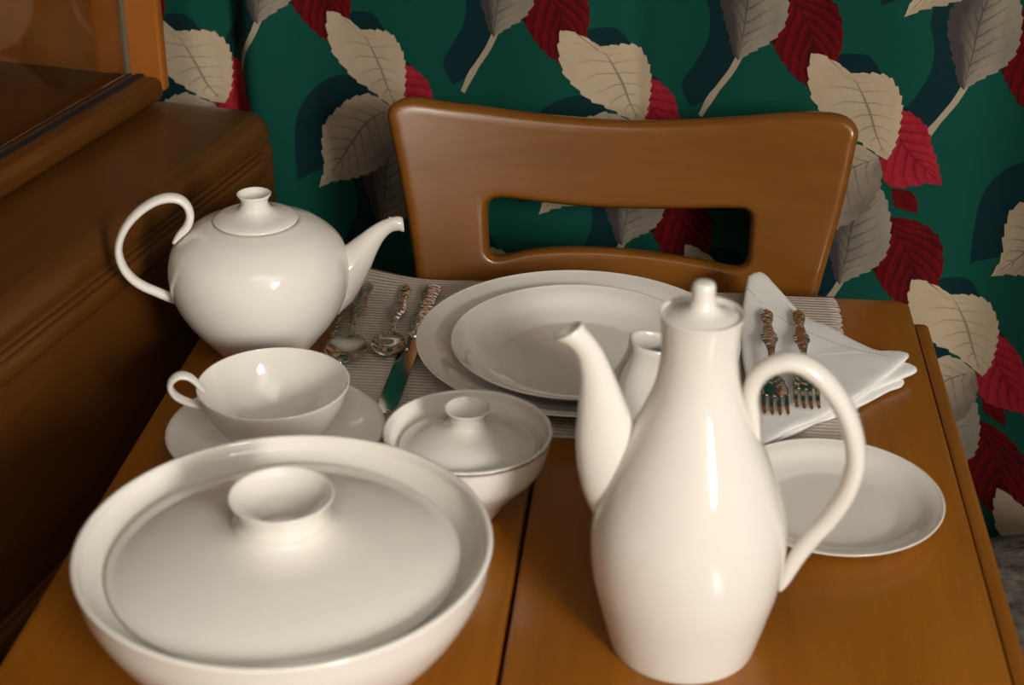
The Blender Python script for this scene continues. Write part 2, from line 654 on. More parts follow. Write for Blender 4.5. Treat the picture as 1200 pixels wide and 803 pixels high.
rod = thing('curtain_rod', 'brass rod carrying the green leaf curtain', 'curtain rod', (0, 1.49, 2.163), 0)
o = lathe('pole', [(0, -1.2), (0.012, -1.2), (0.012, 1.25), (0, 1.25)], 'rod', rod, 24)
o.rotation_euler = (0, math.pi/2, 0)
for x in (-1.1, 1.1):
    box('bracket', (x-0.01, 0.0, -0.012), (x+0.01, 0.095, 0.012), 'rod', rod, 0.003)

# ------------------------------------------------------------------ sideboard and display hutch
cab = thing('sideboard', 'brown maple sideboard with rounded top edge left of the table', 'sideboard', (0, 0, 0), 0)
XF, XB, YE, YS = -0.683, -1.15, 1.408, 0.12
box('body', (XB+0.01, YS+0.004, 0.10), (XF, YE-0.006, 0.8095), 'cab_wood', cab, 0.012)
# worktop with bullnose front edge and rounded far corner
sec = [(XB, 0.811), (XB, 0.836)]
sec += [(XF-0.018+0.020*math.sin(a), 0.8145+0.0215*math.cos(a)) for a in [i*math.pi/2/8 for i in range(9)]]
sec += [(XF+0.0015, 0.811)]
V, F = [], []
ys = [YS, YS+0.01] + [YS+0.05+(YE-YS-0.05)*i/20 for i in range(20)] + [YE-0.03, YE-0.02, YE-0.012, YE-0.006, YE-0.002, YE]
ys = sorted(ys)
for y in ys:
    k = max(0.0, (y-(YE-0.03))/0.03)
    sh = 0.03*(1-math.sqrt(max(0, 1-k*k)))
    dz = 0.020*(1-math.sqrt(max(0, 1-max(0, (y-(YE-0.02))/0.02)**2)))
    for x, z in sec:
        x2 = x - sh if x > XF-0.06 else x
        V.append((x2, y, max(0.811, z - dz) if z > 0.8112 else z))
ns = len(sec)
for i in range(len(ys)-1):
    for j in range(ns):
        F.append((i*ns+j, i*ns+(j+1) % ns, (i+1)*ns+(j+1) % ns, (i+1)*ns+j))
F.append(tuple(range(ns)))
F.append(tuple(range((len(ys)-1)*ns, len(ys)*ns))[::-1])
o = recalc(mesh_obj('top', V, F, 'cab_wood', cab))
o.data.set_sharp_from_angle(angle=math.radians(40))
for y0, y1 in ((0.14, 0.75), (0.756, 1.372)):
    for z0, z1 in ((0.60, 0.803), (0.365, 0.592), (0.12, 0.357)):
        d = box('drawer', (XF-0.02, y0, z0), (XF+0.004, y1, z1), 'cab_wood', cab, 0.003, 3)
        box('pull', (XF-0.004, y0+0.012, z1-0.020), (XF+0.010, y1-0.012, z1-0.003), 'cab_wood', d, 0.0045, 4)
for x in (XB+0.05, XF-0.05):
    for y in (YS+0.06, YE-0.06):
        tapered_leg('leg', x, y, 0.0, 0.102, 0.016, 0.024, 'cab_wood', cab)

hut = thing('display_hutch', 'maple display hutch with glass doors standing on the sideboard', 'hutch', (0, 0, 0), 0)
HX, HB, HY0, HY1 = -0.797, -1.14, 0.13, 1.40
box('plinth', (HB+0.01, HY0+0.01, 0.8365), (HX-0.022, HY1-0.012, 0.8405), 'cab_wood', hut)
box('bottom_shelf', (HB, HY0, 0.8395), (HX+0.002, HY1-0.010, 0.864), 'cab_wood', hut, 0.009, 5)
for y in (HY0, HY1-0.014):
    box('end_panel', (HB, y, 0.848), (HX+0.002, y+0.014, 1.72), 'end_wood', hut, 0.004, 3)
box('back_panel', (HB-0.006, HY0+0.005, 0.85), (HB+0.006, HY1-0.005, 1.72), 'end_wood', hut)
box('top_panel', (HB, HY0, 1.70), (HX+0.002, HY1, 1.722), 'cab_wood', hut, 0.006)
box('shelf', (HB+0.006, HY0+0.014, 1.26), (HX-0.07, HY1-0.014, 1.276), 'cab_wood', hut, 0.003)
for x in (HX-0.022, HX-0.036):
    box('door_track', (x-0.0035, HY0+0.014, 0.8635), (x+0.0035, HY1-0.014, 0.8652), 'dark_gap', hut)
for x, y0, y1 in ((HX-0.022, HY0+0.016, 0.80), (HX-0.036, 0.74, HY1-0.016)):
    g = box('glass_door', (x-0.002, y0, 0.8655), (x+0.002, y1, 1.695), 'glass', hut)
    yy = y1-0.003 if y1 > 1 else y0
    box('metal_edge', (x-0.0035, yy, 0.8655), (x+0.0035, yy+0.004, 1.695), 'track', g)

# ------------------------------------------------------------------ table
tab = thing('dining_table', 'honey maple drop-leaf dining table carrying the white china', 'table', W(0, 0, 0), T)
TX0, TX1, TS, TY0, TY1 = -0.387, 0.224, -0.0838, 0.26, 1.336


def board(name, x0, x1, y0, y1, z0, z1, round_corners, parent, mat='table_wood', e=0.0032):
    """flat board with bullnosed outline; round_corners = radius for (x0y0, x1y0, x1y1, x0y1)"""
    out = []
    for (cx, cy, a0), r in zip(((x0, y0, math.pi), (x1, y0, 1.5*math.pi), (x1, y1, 0), (x0, y1, 0.5*math.pi)), round_corners):
        sx = 1 if cx == x0 else -1
        sy = 1 if cy == y0 else -1
        for i in range(7):
            a = a0 + i/6*math.pi/2
            out.append((cx+sx*r + r*math.cos(a), cy+sy*r + r*math.sin(a)))
    n = len(out)
    cxm, cym = (x0+x1)/2, (y0+y1)/2
    rings = []
    for ins, z in ((e, z0), (0.3*e, z0+0.3*e), (0, z0+e), (0, z1-e), (0.3*e, z1-0.3*e), (e, z1)):
        rings.append([(x + (ins if x < cxm else -ins), y + (ins if y < cym else -ins), z) for x, y in out])
    V = [p for r in rings for p in r]
    F = [(a*n+i, a*n+(i+1) % n, (a+1)*n+(i+1) % n, (a+1)*n+i) for a in range(5) for i in range(n)]
    F += [tuple(range(n))[::-1], tuple(range(5*n, 6*n))]
    o = recalc(mesh_obj(name, V, F, mat, parent))
    o.data.set_sharp_from_angle(angle=math.radians(40))
    return o


board('top_board', TX0, TS-0.0011, TY0, TY1, TZ-0.022, TZ, (0.012, 0.001, 0.001, 0.012), tab)
board('top_board', TS+0.0011, TX1, TY0, TY1, TZ-0.022, TZ, (0.001, 0.012, 0.012, 0.001), tab)
# folded-down leaf along the right edge
o = board('drop_leaf', 0, 0.30, TY0, TY1-0.022, 0, 0.0115, (0.001, 0.03, 0.03, 0.03), tab, e=0.0025)
o.rotation_euler = (0, math.pi/2, 0)
o.location = (TX1+0.0004, 0, TZ-0.0015)
for x in (TX0+0.05, TX1-0.072):
    box('apron', (x, TY0+0.06, TZ-0.09), (x+0.02, TY1-0.06, TZ-0.021), 'table_wood', tab, 0.002)
for y in (TY0+0.06, TY1-0.08):
    box('apron', (TX0+0.06, y, TZ-0.055), (TX1-0.06, y+0.02, TZ-0.021), 'table_wood', tab, 0.002)
for x in (TX0+0.032, TX1-0.032):
    for y in (TY0+0.06, TY1-0.045):
        tapered_leg('leg', x, y, 0.0, TZ-0.021, 0.014, 0.024, 'table_wood', tab)

# ------------------------------------------------------------------ chair
CH_OUT = [(-0.2257, -0.0403), (-0.229, -0.017), (-0.2356, 0.0297), (-0.242, 0.0661), (-0.2483, 0.098), (-0.253, 0.1216), (-0.2553, 0.1349), (-0.2501, 0.1443), (-0.2388, 0.149), (-0.2259, 0.1491), (-0.2045, 0.1461), (-0.1736, 0.1425), (-0.1266, 0.1371), (-0.0792, 0.1336), (-0.0318, 0.1328), (0.0152, 0.1356), (0.0616, 0.1403), (0.107, 0.1468), (0.133, 0.1492), (0.1553, 0.1485), (0.1666, 0.1432), (0.1725, 0.1329), (0.1707, 0.1182), (0.1681, 0.0949), (0.1622, 0.0553), (0.1551, 0.0189), (0.1486, -0.0164), (0.1441, -0.0405)]
CH_IN = [(-0.1607, 0.0068), (-0.1619, 0.0297), (-0.1623, 0.0485), (-0.1577, 0.055), (-0.1466, 0.056), (-0.1107, 0.0526), (-0.0586, 0.0494), (0.0061, 0.0509), (0.0682, 0.0554), (0.0784, 0.0545), (0.0819, 0.0476), (0.0818, 0.0242), (0.0812, 0.008), (0.0738, 0.0011), (0.0551, 0.0026), (0.0082, 0.0079), (-0.0386, 0.0109), (-0.0813, 0.0109), (-0.1207, 0.0074), (-0.147, 0.0012), (-0.1558, 0.0011)]
chair = thing('dining_chair', 'amber maple dining chair with slotted curved backrest at the table end', 'chair', W(0, 1.387, 0), T)
LEAN = math.radians(12)


def chair_back():
    out = CH_OUT + [(0.13, -0.075), (0.10, -0.088), (-0.04, -0.09), (-0.18, -0.088), (-0.212, -0.075)]
    th = 0.023

    def resample(P, n):
        return catmull(P + [P[0]], n+1)[:n]
    NO = 240

    def by_sides(P, corners):
        k = [min(range(len(P)), key=lambda q: math.dist(P[q], c)) for c in corners]
        res = []
        for a, b in zip(k, k[1:]+k[:1]):
            seg = P[a:b+1] if b > a else P[a:] + P[:b+1]
            res += catmull(seg, NO//4+1)[:-1]
        return res
    fine_o, fine_i = resample(out, 600), resample(CH_IN, 600)
    o_ = by_sides(fine_o, ((-0.2501, 0.1443), (0.1666, 0.1432), (0.13, -0.075), (-0.212, -0.075)))
    i_ = by_sides(fine_i, ((-0.1600, 0.0530), (0.0810, 0.0525), (0.0790, 0.0025), (-0.1590, 0.0020)))

    def normals(P):
        N = []
        for k in range(len(P)):
            a, b = P[k-1], P[(k+1) % len(P)]
            tx, tz = b[0]-a[0], b[1]-a[1]
            q = math.hypot(tx, tz) or 1
            N.append((-tz/q, tx/q))     # loops run clockwise: this points outward
        return N
    no, ni = normals(o_), normals(i_)
    rr = 0.010
    loops = []

    def loop(P, N, ins, y):
        loops.append([(p[0]-n[0]*ins, y, p[1]-n[1]*ins) for p, n in zip(P, N)])
    def blend(A, B, ks):
        for k in ks:
            loops.append([tuple(a[d]+(b[d]-a[d])*k for d in range(3)) for a, b in zip(A, B)])
    ks = [0.06, 0.2, 0.35, 0.5, 0.65, 0.8, 0.94]
    Q = [a/6*math.pi/2 for a in range(7)]
    for t in Q:                      # front rounding, outer edge
        loop(o_, no, rr*(1-math.cos(t)), -th/2 - (th/2)*math.sin(t))
    A = loops[-1]
    n0 = len(loops)
    for t in Q[::-1]:
        loop(i_, ni, -0.006*(1-math.cos(t)), -th/2 - (th/2)*math.sin(t))
    tail = loops[n0:]
    del loops[n0:]
    blend(A, tail[0], ks)
    loops.extend(tail)
    for t in Q[1:]:
        loop(i_, ni, -0.006*(1-math.cos(t)), -th/2 + (th/2)*math.sin(t))
    A = loops[-1]
    n0 = len(loops)
    for t in Q[::-1]:
        loop(o_, no, rr*(1-math.cos(t)), -th/2 + (th/2)*math.sin(t))
    tail = loops[n0:]
    del loops[n0:]
    blend(A, tail[0], ks)
    loops.extend(tail)
    V = [p for L in loops for p in L]
    nl = len(loops)
    F = []
    for a in range(nl):
        b = (a+1) % nl
        for k in range(NO):
            k2 = (k+1) % NO
            F.append((a*NO+k, a*NO+k2, b*NO+k2, b*NO+k))
    V2 = []
    for x, y, z in V:
        y2 = y + th*0.75
        y2 += 0.032*(1-((x+0.041)/0.21)**2) - 0.016      # gentle hollow across the back
        V2.append((x, y2*math.cos(LEAN) + z*math.sin(LEAN), TZ + z*math.cos(LEAN) - y2*math.sin(LEAN)))
    o = recalc(mesh_obj('backrest', V2, F, 'chair_wood', chair))
    bm = bmesh.new()
    bm.from_mesh(o.data)
    bmesh.ops.remove_doubles(bm, verts=bm.verts, dist=1e-6)
    bm.to_mesh(o.data)
    bm.free()
    o.data.polygons.foreach_set('use_smooth', [True]*len(o.data.polygons))


chair_back()
box('seat', (-0.235, -0.41, 0.425), (0.150, -0.01, 0.46), 'chair_wood', chair, 0.012, 4)
box('seat_frame', (-0.222, -0.38, 0.37), (0.137, -0.01, 0.426), 'chair_wood', chair, 0.004)
for s, x in ((-1, -0.195), (1, 0.115)):
    V, F = [], []
    for y, z in ((-0.002, 0.69), (0.0, 0.46), (0.004, 0.36), (0.05, 0.0)):
        for dx, dy in ((-0.016, -0.012), (0.016, -0.012), (0.016, 0.012), (-0.016, 0.012)):
            V.append((x+dx, y+dy, z))
    for a in range(3):
        for k in range(4):
            F.append((a*4+k, a*4+(k+1) % 4, (a+1)*4+(k+1) % 4, (a+1)*4+k))
    F += [(0, 1, 2, 3), (12, 13, 14, 15)]
    recalc(mesh_obj('rear_leg', V, F, 'chair_wood', chair, False))
    tapered_leg('front_leg', x+s*0.01, -0.36, 0.0, 0.372, 0.012, 0.019, 'chair_wood', chair)

# ------------------------------------------------------------------ grey upholstered seat at the right edge
st = thing('upholstered_seat', 'mottled grey upholstered seat low beside the table leaf, at the right edge', 'seat', W(0.452, 1.055, 0), T)


def cushion(name, hx, hy, z0, z1, mat, parent, p=5):
    V, F = [], []
    nu, nv = 48, 20
    for j in range(nv+1):
        ph = -math.pi/2 + math.pi*j/nv
        cz, sz = math.cos(ph), math.sin(ph)
        cz, sz = abs(cz)**(2/p), math.copysign(abs(sz)**(2/3.0), sz)
        for i in range(nu):
            a = 2*math.pi*i/nu
            ca, sa = math.cos(a), math.sin(a)
            V.append((hx*cz*math.copysign(abs(ca)**(2/p), ca), hy*cz*math.copysign(abs(sa)**(2/p), sa), (z0+z1)/2 + (z1-z0)/2*sz))
    for j in range(nv):
        for i in range(nu):
            F.append((j*nu+i, j*nu+(i+1) % nu, (j+1)*nu+(i+1) % nu, (j+1)*nu+i))
    o = recalc(mesh_obj(name, V, F, mat, parent))
    return o


cushion('cushion', 0.200, 0.255, 0.36, 0.562, 'mottled', st)
box('base', (-0.18, -0.235, 0.12), (0.18, 0.235, 0.40), 'mottled', st, 0.02, 4)
for x in (-0.15, 0.15):
    for y in (-0.18, 0.18):
        tapered_leg('leg', x, y, 0.0, 0.122, 0.012, 0.02, 'chair_wood', st)

# ------------------------------------------------------------------ placemat
mx0, mx1, my0, my1 = -0.272, 0.157, 1.058, 1.331
pm = thing('placemat', 'ribbed grey-beige woven placemat under the plates', 'placemat', W((mx0+mx1)/2, (my0+my1)/2), T)
random.seed(3)
V, F = [], []
nx, ny = 60, 90
hw, hh = (mx1-mx0)/2, (my1-my0)/2


def mat_z(x, y):
    k = max(0, 1-math.hypot((x+hw)/0.075, (y-hh)/0.06))
    return 0.010*k*k


for j in range(ny+1):
    e0, e1 = random.uniform(-0.0022, 0.0012), random.uniform(-0.0012, 0.0022)
    for i in range(nx+1):
        x, y = -hw + 2*hw*i/nx, -hh + 2*hh*j/ny
        if i == 0:
            x += e0
        if i == nx:
            x += e1
        y += 0.0015*math.sin(i*0.55)*(1 if j == ny else 0)
        V.append((x, y, 0.0018 + mat_z(x, y)))
for j in range(ny):
    for i in range(nx):
        F.append((j*(nx+1)+i, j*(nx+1)+i+1, (j+1)*(nx+1)+i+1, (j+1)*(nx+1)+i))
o = mesh_obj('cloth', V, F, 'mat', pm)
so = o.modifiers.new('thickness', 'SOLIDIFY')
so.thickness = 0.0016
so.offset = -1
V, F = [], []
for s in (-1, 1):
    for k in range(260):
        y = random.uniform(-hh, hh)
        x = s*hw
        ln = random.uniform(0.0015, 0.0045)
        sl = random.uniform(-0.002, 0.002)
        w = 0.0004
        z = 0.0010 + mat_z(x, y)
        b = len(V)
        V += [(x-s*0.001, y-w, z), (x-s*0.001, y+w, z), (x+s*ln, y+sl+w, z-0.0006), (x+s*ln, y+sl-w, z-0.0006),
              (x-s*0.001, y, z+0.0007), (x+s*ln, y+sl, z+0.0001)]
        F += [(b, b+3, b+5, b+4), (b+1, b+4, b+5, b+2), (b, b+1, b+2, b+3)]
o = mesh_obj('fringe', V, F, 'mat', pm)
o['kind'] = 'stuff'

# ------------------------------------------------------------------ plates
def plate_profile(R, H, foot, well, t=0.0022):
    out = [(0, 0.002), (foot*0.9, 0.002), (foot*0.95, 0.0), (foot, 0.0), (foot*1.05, 0.0016)]
    outer = catmull([(foot*1.05, 0.0016), ((foot+R)/2, H*0.36), (R*0.9, H*0.74), (R-0.0006, H-0.0012)], 16)
    rim = [(R, H-0.0004), (R-0.0003, H), (R-0.0012, H+0.0001)]
    inner = catmull([(R-0.0018, H-0.0003), (R*0.9, H*0.74+t*0.75), ((foot+R)/2, H*0.36+t), (well*1.06, 0.0016+t+0.0008), (well, t+0.0021), (well*0.9, t+0.0019)], 26)
    return out + outer[1:] + rim + inner + [(well*0.5, t+0.0018), (0, t+0.0018)]


def plate(name, label, cx, cy, z, R, H, foot, well):
    o = lathe(name, plate_profile(R, H, foot, well), 'ceramic', None, 128)
    o.location = W(cx, cy, z)
    o.rotation_euler = (0, 0, T)
    return tag(o, label, 'plate')


plate('dinner_plate', 'large ivory china dinner plate lying on the placemat under the smaller plate', -0.0636, 1.188, TZ+0.0020, 0.1332, 0.0200, 0.075, 0.080)
plate('salad_plate', 'medium ivory china plate resting on top of the dinner plate', -0.0626, 1.1723, TZ+0.0062, 0.1035, 0.0228, 0.058, 0.062)
plate('bread_plate', 'small ivory china plate alone on bare wood at the right of the table', 0.1288, 0.977, TZ, 0.0766, 0.0155, 0.040, 0.044)

# ------------------------------------------------------------------ cup and saucer
cupc = (-0.2780, 1.0235)
sp = [(0, 0.0018), (0.032, 0.0018), (0.0335, 0.0), (0.037, 0.0), (0.0385, 0.0016)]
sp += catmull([(0.0385, 0.0016), (0.055, 0.0055), (0.070, 0.0115), (0.0810, 0.0170)], 14)[1:] + [(0.0814, 0.0178), (0.0806, 0.0182)]
sp += catmull([(0.0806, 0.0182), (0.070, 0.0138), (0.055, 0.0078), (0.038, 0.0045), (0.027, 0.0042), (0.0245, 0.0036)], 20)[1:] + [(0.012, 0.0036), (0, 0.0036)]
o = lathe('saucer', sp, 'ceramic', None, 112)
o.location = W(cupc[0], cupc[1]-0.001, TZ)
tag(o, 'ivory china saucer under the wide teacup', 'saucer')
cup = thing('teacup', 'wide ivory china teacup with ribbon handle standing on the saucer', 'cup', W(cupc[0], cupc[1], TZ+0.0037), T)
cp = [(0, 0.002), (0.020, 0.002), (0.0205, 0.0), (0.0232, 0.0), (0.0238, 0.002)]
cp += catmull([(0.0238, 0.002), (0.031, 0.0075), (0.042, 0.0195), (0.0510, 0.0355), (0.0560, 0.0505)], 18)[1:] + [(0.0559, 0.0516), (0.0550, 0.0516)]
cp += catmull([(0.0548, 0.0508), (0.0495, 0.0360), (0.0405, 0.0215), (0.0290, 0.0098), (0.018, 0.0060), (0.010, 0.0052)], 20) + [(0, 0.0050)]
lathe('bowl', cp, 'ceramic', cup, 112)
CUP_HA = [(-0.0500, 0.0480, 0.0020), (-0.0590, 0.0600, 0.0024), (-0.0665, 0.0625, 0.0025), (-0.0724, 0.0590, 0.0025), (-0.0742, 0.0535, 0.0025), (-0.0712, 0.0465, 0.0024), (-0.0640, 0.0410, 0.0024), (-0.0520, 0.0352, 0.0024), (-0.0465, 0.0320, 0.002)]
sweep('handle', CUP_HA, (0.965, 0.262), lambda t, h: 0.0036 + 0.0022*math.sin(math.pi*t), 'ceramic', cup, 56, 14)

# ------------------------------------------------------------------ covered serving bowl (large) and sugar bowl (small)
def covered(name, label, c, outer, R, H, tw, lidR, lidZ, kz, kr, kn, lid_shape):
    root = thing(name, label, 'serving bowl' if R > 0.1 else 'sugar bowl', W(c[0], c[1]), T)
    f = outer[0][0]
    pr = [(0, 0.003), (f-0.006, 0.003), (f-0.005, 0.0), (f-0.0008, 0.0)] + catmull(outer, 28)
    pr += [(R+0.0001, H-0.001), (R-0.0004, H), (R-tw*0.5, H+0.0006), (R-tw+0.0003, H), (R-tw, H-0.0012)]
    inn = [(max(0.004, r-tw*1.02), z + tw*0.5) for r, z in outer][::-1]
    zl = lidZ - 0.0040                                   # the lid sits on a ledge inside the rim
    k = (lidR - 0.001)/R
    inn = [(min(r, lidR-0.006), z) for r, z in inn if z < zl-0.006]
    pr += catmull([(R-tw, H-0.0012), (R-tw*1.35, (H+zl)/2+0.001), (lidR+0.0022, zl+0.0016)], 14)[1:]
    pr += [(lidR-0.0005, zl), (lidR-0.005, zl-0.0004)]
    pr += catmull([(lidR-0.006, zl-0.0012)] + inn, 24)[1:] + [(0, 0.003+tw)]
    lathe('bowl', pr, 'ceramic', root, 144)
    # the lid drops inside the rim
    lp = [(0, lidZ-0.003), (lidR-0.006, lidZ-0.005), (lidR-0.0012, lidZ-0.0032), (lidR, lidZ-0.001), (lidR-0.0008, lidZ+0.0008)]
    lp += catmull([(lidR-0.0008, lidZ+0.0008)] + lid_shape, 30)[1:] + [(0, lid_shape[-1][1]+0.0002)]
    lid = lathe('lid', lp, 'ceramic', root, 144)
    zb = lid_shape[-1][1]-0.001
    kp = [(0, zb)] + catmull([(kn*1.05, zb), (kn, zb+(kz-zb)*0.30), (kn*1.05, zb+(kz-zb)*0.6), (kr*0.93, kz-(kz-zb)*0.12), (kr, kz-0.0006)], 16)
    kp += [(kr, kz), (kr-0.0008, kz+0.0004)]
    kp += catmull([(kr-0.0014, kz), (kr*0.86, kz-(kz-zb)*0.24), (kr*0.58, kz-(kz-zb)*0.56), (kr*0.2, kz-(kz-zb)*0.70)], 14) + [(0, kz-(kz-zb)*0.71)]
    lathe('knob', kp, 'ceramic', lid, 72)
    return root


covered('covered_bowl', 'large round ivory china covered bowl with sunken lid in the left foreground', (-0.2057, 0.7570),
        [(0.0533, 0.001), (0.0704, 0.016), (0.0885, 0.036), (0.1050, 0.058), (0.1158, 0.080), (0.1195, 0.0985)], 0.1195, 0.1000, 0.0040,
        0.1015, 0.0880, 0.1305, 0.0300, 0.0246, [(0.095, 0.0925), (0.080, 0.0980), (0.060, 0.1030), (0.045, 0.1058), (0.0345, 0.1082), (0.0285, 0.1110), (0.0258, 0.1145)])
covered('sugar_bowl', 'small ivory china sugar bowl with sunken lid between teacup and coffee pot', (-0.1248, 0.9525),
        [(0.0215, 0.001), (0.0290, 0.0125), (0.0408, 0.026), (0.0514, 0.039), (0.0560, 0.052), (0.0582, 0.0642)], 0.0582, 0.0650, 0.0030,
        0.0478, 0.0535, 0.0825, 0.0160, 0.0118, [(0.044, 0.0565), (0.036, 0.0610), (0.027, 0.0648), (0.0205, 0.0668), (0.0158, 0.0688), (0.0130, 0.0714), (0.0122, 0.0730)])

# ------------------------------------------------------------------ teapot
tea = thing('teapot', 'round squat ivory china teapot with looping handle at the far left', 'teapot', W(-0.3263, 1.184), T)
td = (0.96406, 0.26569)
tp = [(0, 0.002), (0.032, 0.002), (0.034, 0.0), (0.0375, 0.0)]
tp += catmull([(0.0380, 0.0008), (0.0500, 0.0156), (0.0615, 0.031), (0.0697, 0.047), (0.0736, 0.0625), (0.0737, 0.077), (0.0685, 0.0935), (0.0530, 0.1080), (0.0350, 0.1160)], 48)
tp += [(0.0345, 0.1150), (0.0335, 0.1140), (0, 0.1140)]
lathe('body', tp, 'ceramic', tea, 128)
lp = [(0, 0.1142), (0.0330, 0.1145)] + catmull([(0.0345, 0.1163), (0.0347, 0.1172), (0.030, 0.1197), (0.021, 0.1222), (0.0140, 0.1252), (0.0112, 0.1290)], 24) + [(0, 0.1290)]
tl = lathe('lid', lp, 'ceramic', tea, 96)
kp = [(0, 0.1280)] + catmull([(0.0114, 0.1280), (0.0108, 0.1310), (0.0118, 0.1345), (0.0138, 0.1378)], 12) + [(0.0139, 0.1385), (0.0132, 0.1388)]
kp += catmull([(0.0126, 0.1382), (0.009, 0.1345), (0.004, 0.1328)], 10) + [(0, 0.1326)]
lathe('knob', kp, 'ceramic', tl, 64)
TEA_SP = [(0.0480, 0.0500, 0.0270), (0.0600, 0.0580, 0.0245), (0.0690, 0.0655, 0.0205), (0.0786, 0.0750, 0.0155), (0.0882, 0.0866, 0.0110), (0.0978, 0.0970, 0.0078), (0.1071, 0.1032, 0.0061), (0.1150, 0.1046, 0.0060), (0.1190, 0.1034, 0.0058)]
sweep('spout', TEA_SP, td, lambda t, h: h*0.9, 'ceramic', tea, 60, 28, 0.72, cut=0.45)
TEA_HA = [(-0.0671, 0.0996, 0.0014), (-0.0618, 0.106, 0.0028), (-0.0551, 0.113, 0.0035), (-0.0519, 0.1217, 0.0035), (-0.0532, 0.1306, 0.0036), (-0.0586, 0.1368, 0.0038), (-0.0669, 0.1388, 0.0038), (-0.0764, 0.1372, 0.0037), (-0.0876, 0.1313, 0.0036), (-0.0978, 0.1225, 0.0035), (-0.1056, 0.1119, 0.0034), (-0.1101, 0.1003, 0.0034), (-0.1105, 0.0899, 0.0036), (-0.1076, 0.0791, 0.0037), (-0.1017, 0.0699, 0.0038), (-0.0942, 0.0633, 0.0039), (-0.0852, 0.058, 0.0040), (-0.0748, 0.0522, 0.0043), (-0.066, 0.048, 0.0046)]
sweep('handle', TEA_HA, td, lambda t, h: 0.0030 + 0.0042*math.sin(math.pi*min(1, t*1.0))**0.6, 'ceramic', tea, 110, 16)

# ------------------------------------------------------------------ coffee pot
cof = thing('coffee_pot', 'tall ivory china coffee pot with slender spout in the right foreground', 'coffee pot', W(0.0255, 0.8205), T)
cd = (0.99952, -0.03108)
kp = [(0, 0.002), (0.040, 0.002), (0.042, 0.0), (0.0445, 0.0)]
kp += catmull([(0.0450, 0.001), (0.0480, 0.0125), (0.0513, 0.0256), (0.0570, 0.0512), (0.0588, 0.0740), (0.0578, 0.0890), (0.0548, 0.1025), (0.0460, 0.1281), (0.0345, 0.1538), (0.0252, 0.1780), (0.0222, 0.1960), (0.0222, 0.2100), (0.0236, 0.2240)], 64)
kp += [(0.0241, 0.2252), (0.0236, 0.2258), (0.0229, 0.2250), (0.0222, 0.2215), (0, 0.2210)]
lathe('body', kp, 'ceramic', cof, 128)
lp = [(0, 0.2208), (0.0215, 0.2212), (0.0222, 0.2222)] + catmull([(0.0222, 0.2228), (0.0190, 0.2248), (0.0125, 0.2272), (0.0085, 0.2300), (0.0070, 0.2335)], 20) + [(0, 0.2335)]
cl = lathe('lid', lp, 'ceramic', cof, 80)
lathe('knob', [(0, 0.2325)] + catmull([(0.0070, 0.2325), (0.0066, 0.2375), (0.0066, 0.2415), (0.0058, 0.2440), (0.0035, 0.2450)], 14) + [(0, 0.2452)], 'ceramic', cl, 48)
COF_SP = [(-0.0300, 0.0790, 0.0200), (-0.0375, 0.0957, 0.0215), (-0.0441, 0.1141, 0.0222), (-0.0500, 0.1371, 0.0195), (-0.0541, 0.1598, 0.0147), (-0.0576, 0.1792, 0.0103), (-0.0619, 0.1939, 0.0079), (-0.0662, 0.2012, 0.0073), (-0.0712, 0.2062, 0.0076), (-0.0750, 0.2090, 0.0088)]
sweep('spout', COF_SP, cd, lambda t, h: h*(0.62 + 0.30*t), 'ceramic', cof, 70, 30, 0.80, cut=0.40)
COF_HA = [(0.0370, 0.1460, 0.0016), (0.0334, 0.1609, 0.0034), (0.0305, 0.1747, 0.0046), (0.0330, 0.187, 0.0050), (0.041, 0.1954, 0.0053), (0.0526, 0.1985, 0.0055), (0.0664, 0.1922, 0.0058), (0.0798, 0.1768, 0.0060), (0.0888, 0.158, 0.0061), (0.0932, 0.1373, 0.0061), (0.0903, 0.1168, 0.0060), (0.0823, 0.0977, 0.0058), (0.0723, 0.0812, 0.0056), (0.065, 0.0665, 0.0050), (0.0600, 0.0518, 0.0037), (0.0570, 0.0428, 0.0016)]
sweep('handle', COF_HA, cd, lambda t, h: 0.0025 + 0.0070*math.sin(math.pi*t)**0.6, 'ceramic', cof, 110, 20)

# ------------------------------------------------------------------ creamer
crm = thing('creamer', 'small ivory china creamer with pinched lip behind the coffee pot', 'creamer', W(-0.001, 1.006), T + math.radians(10))


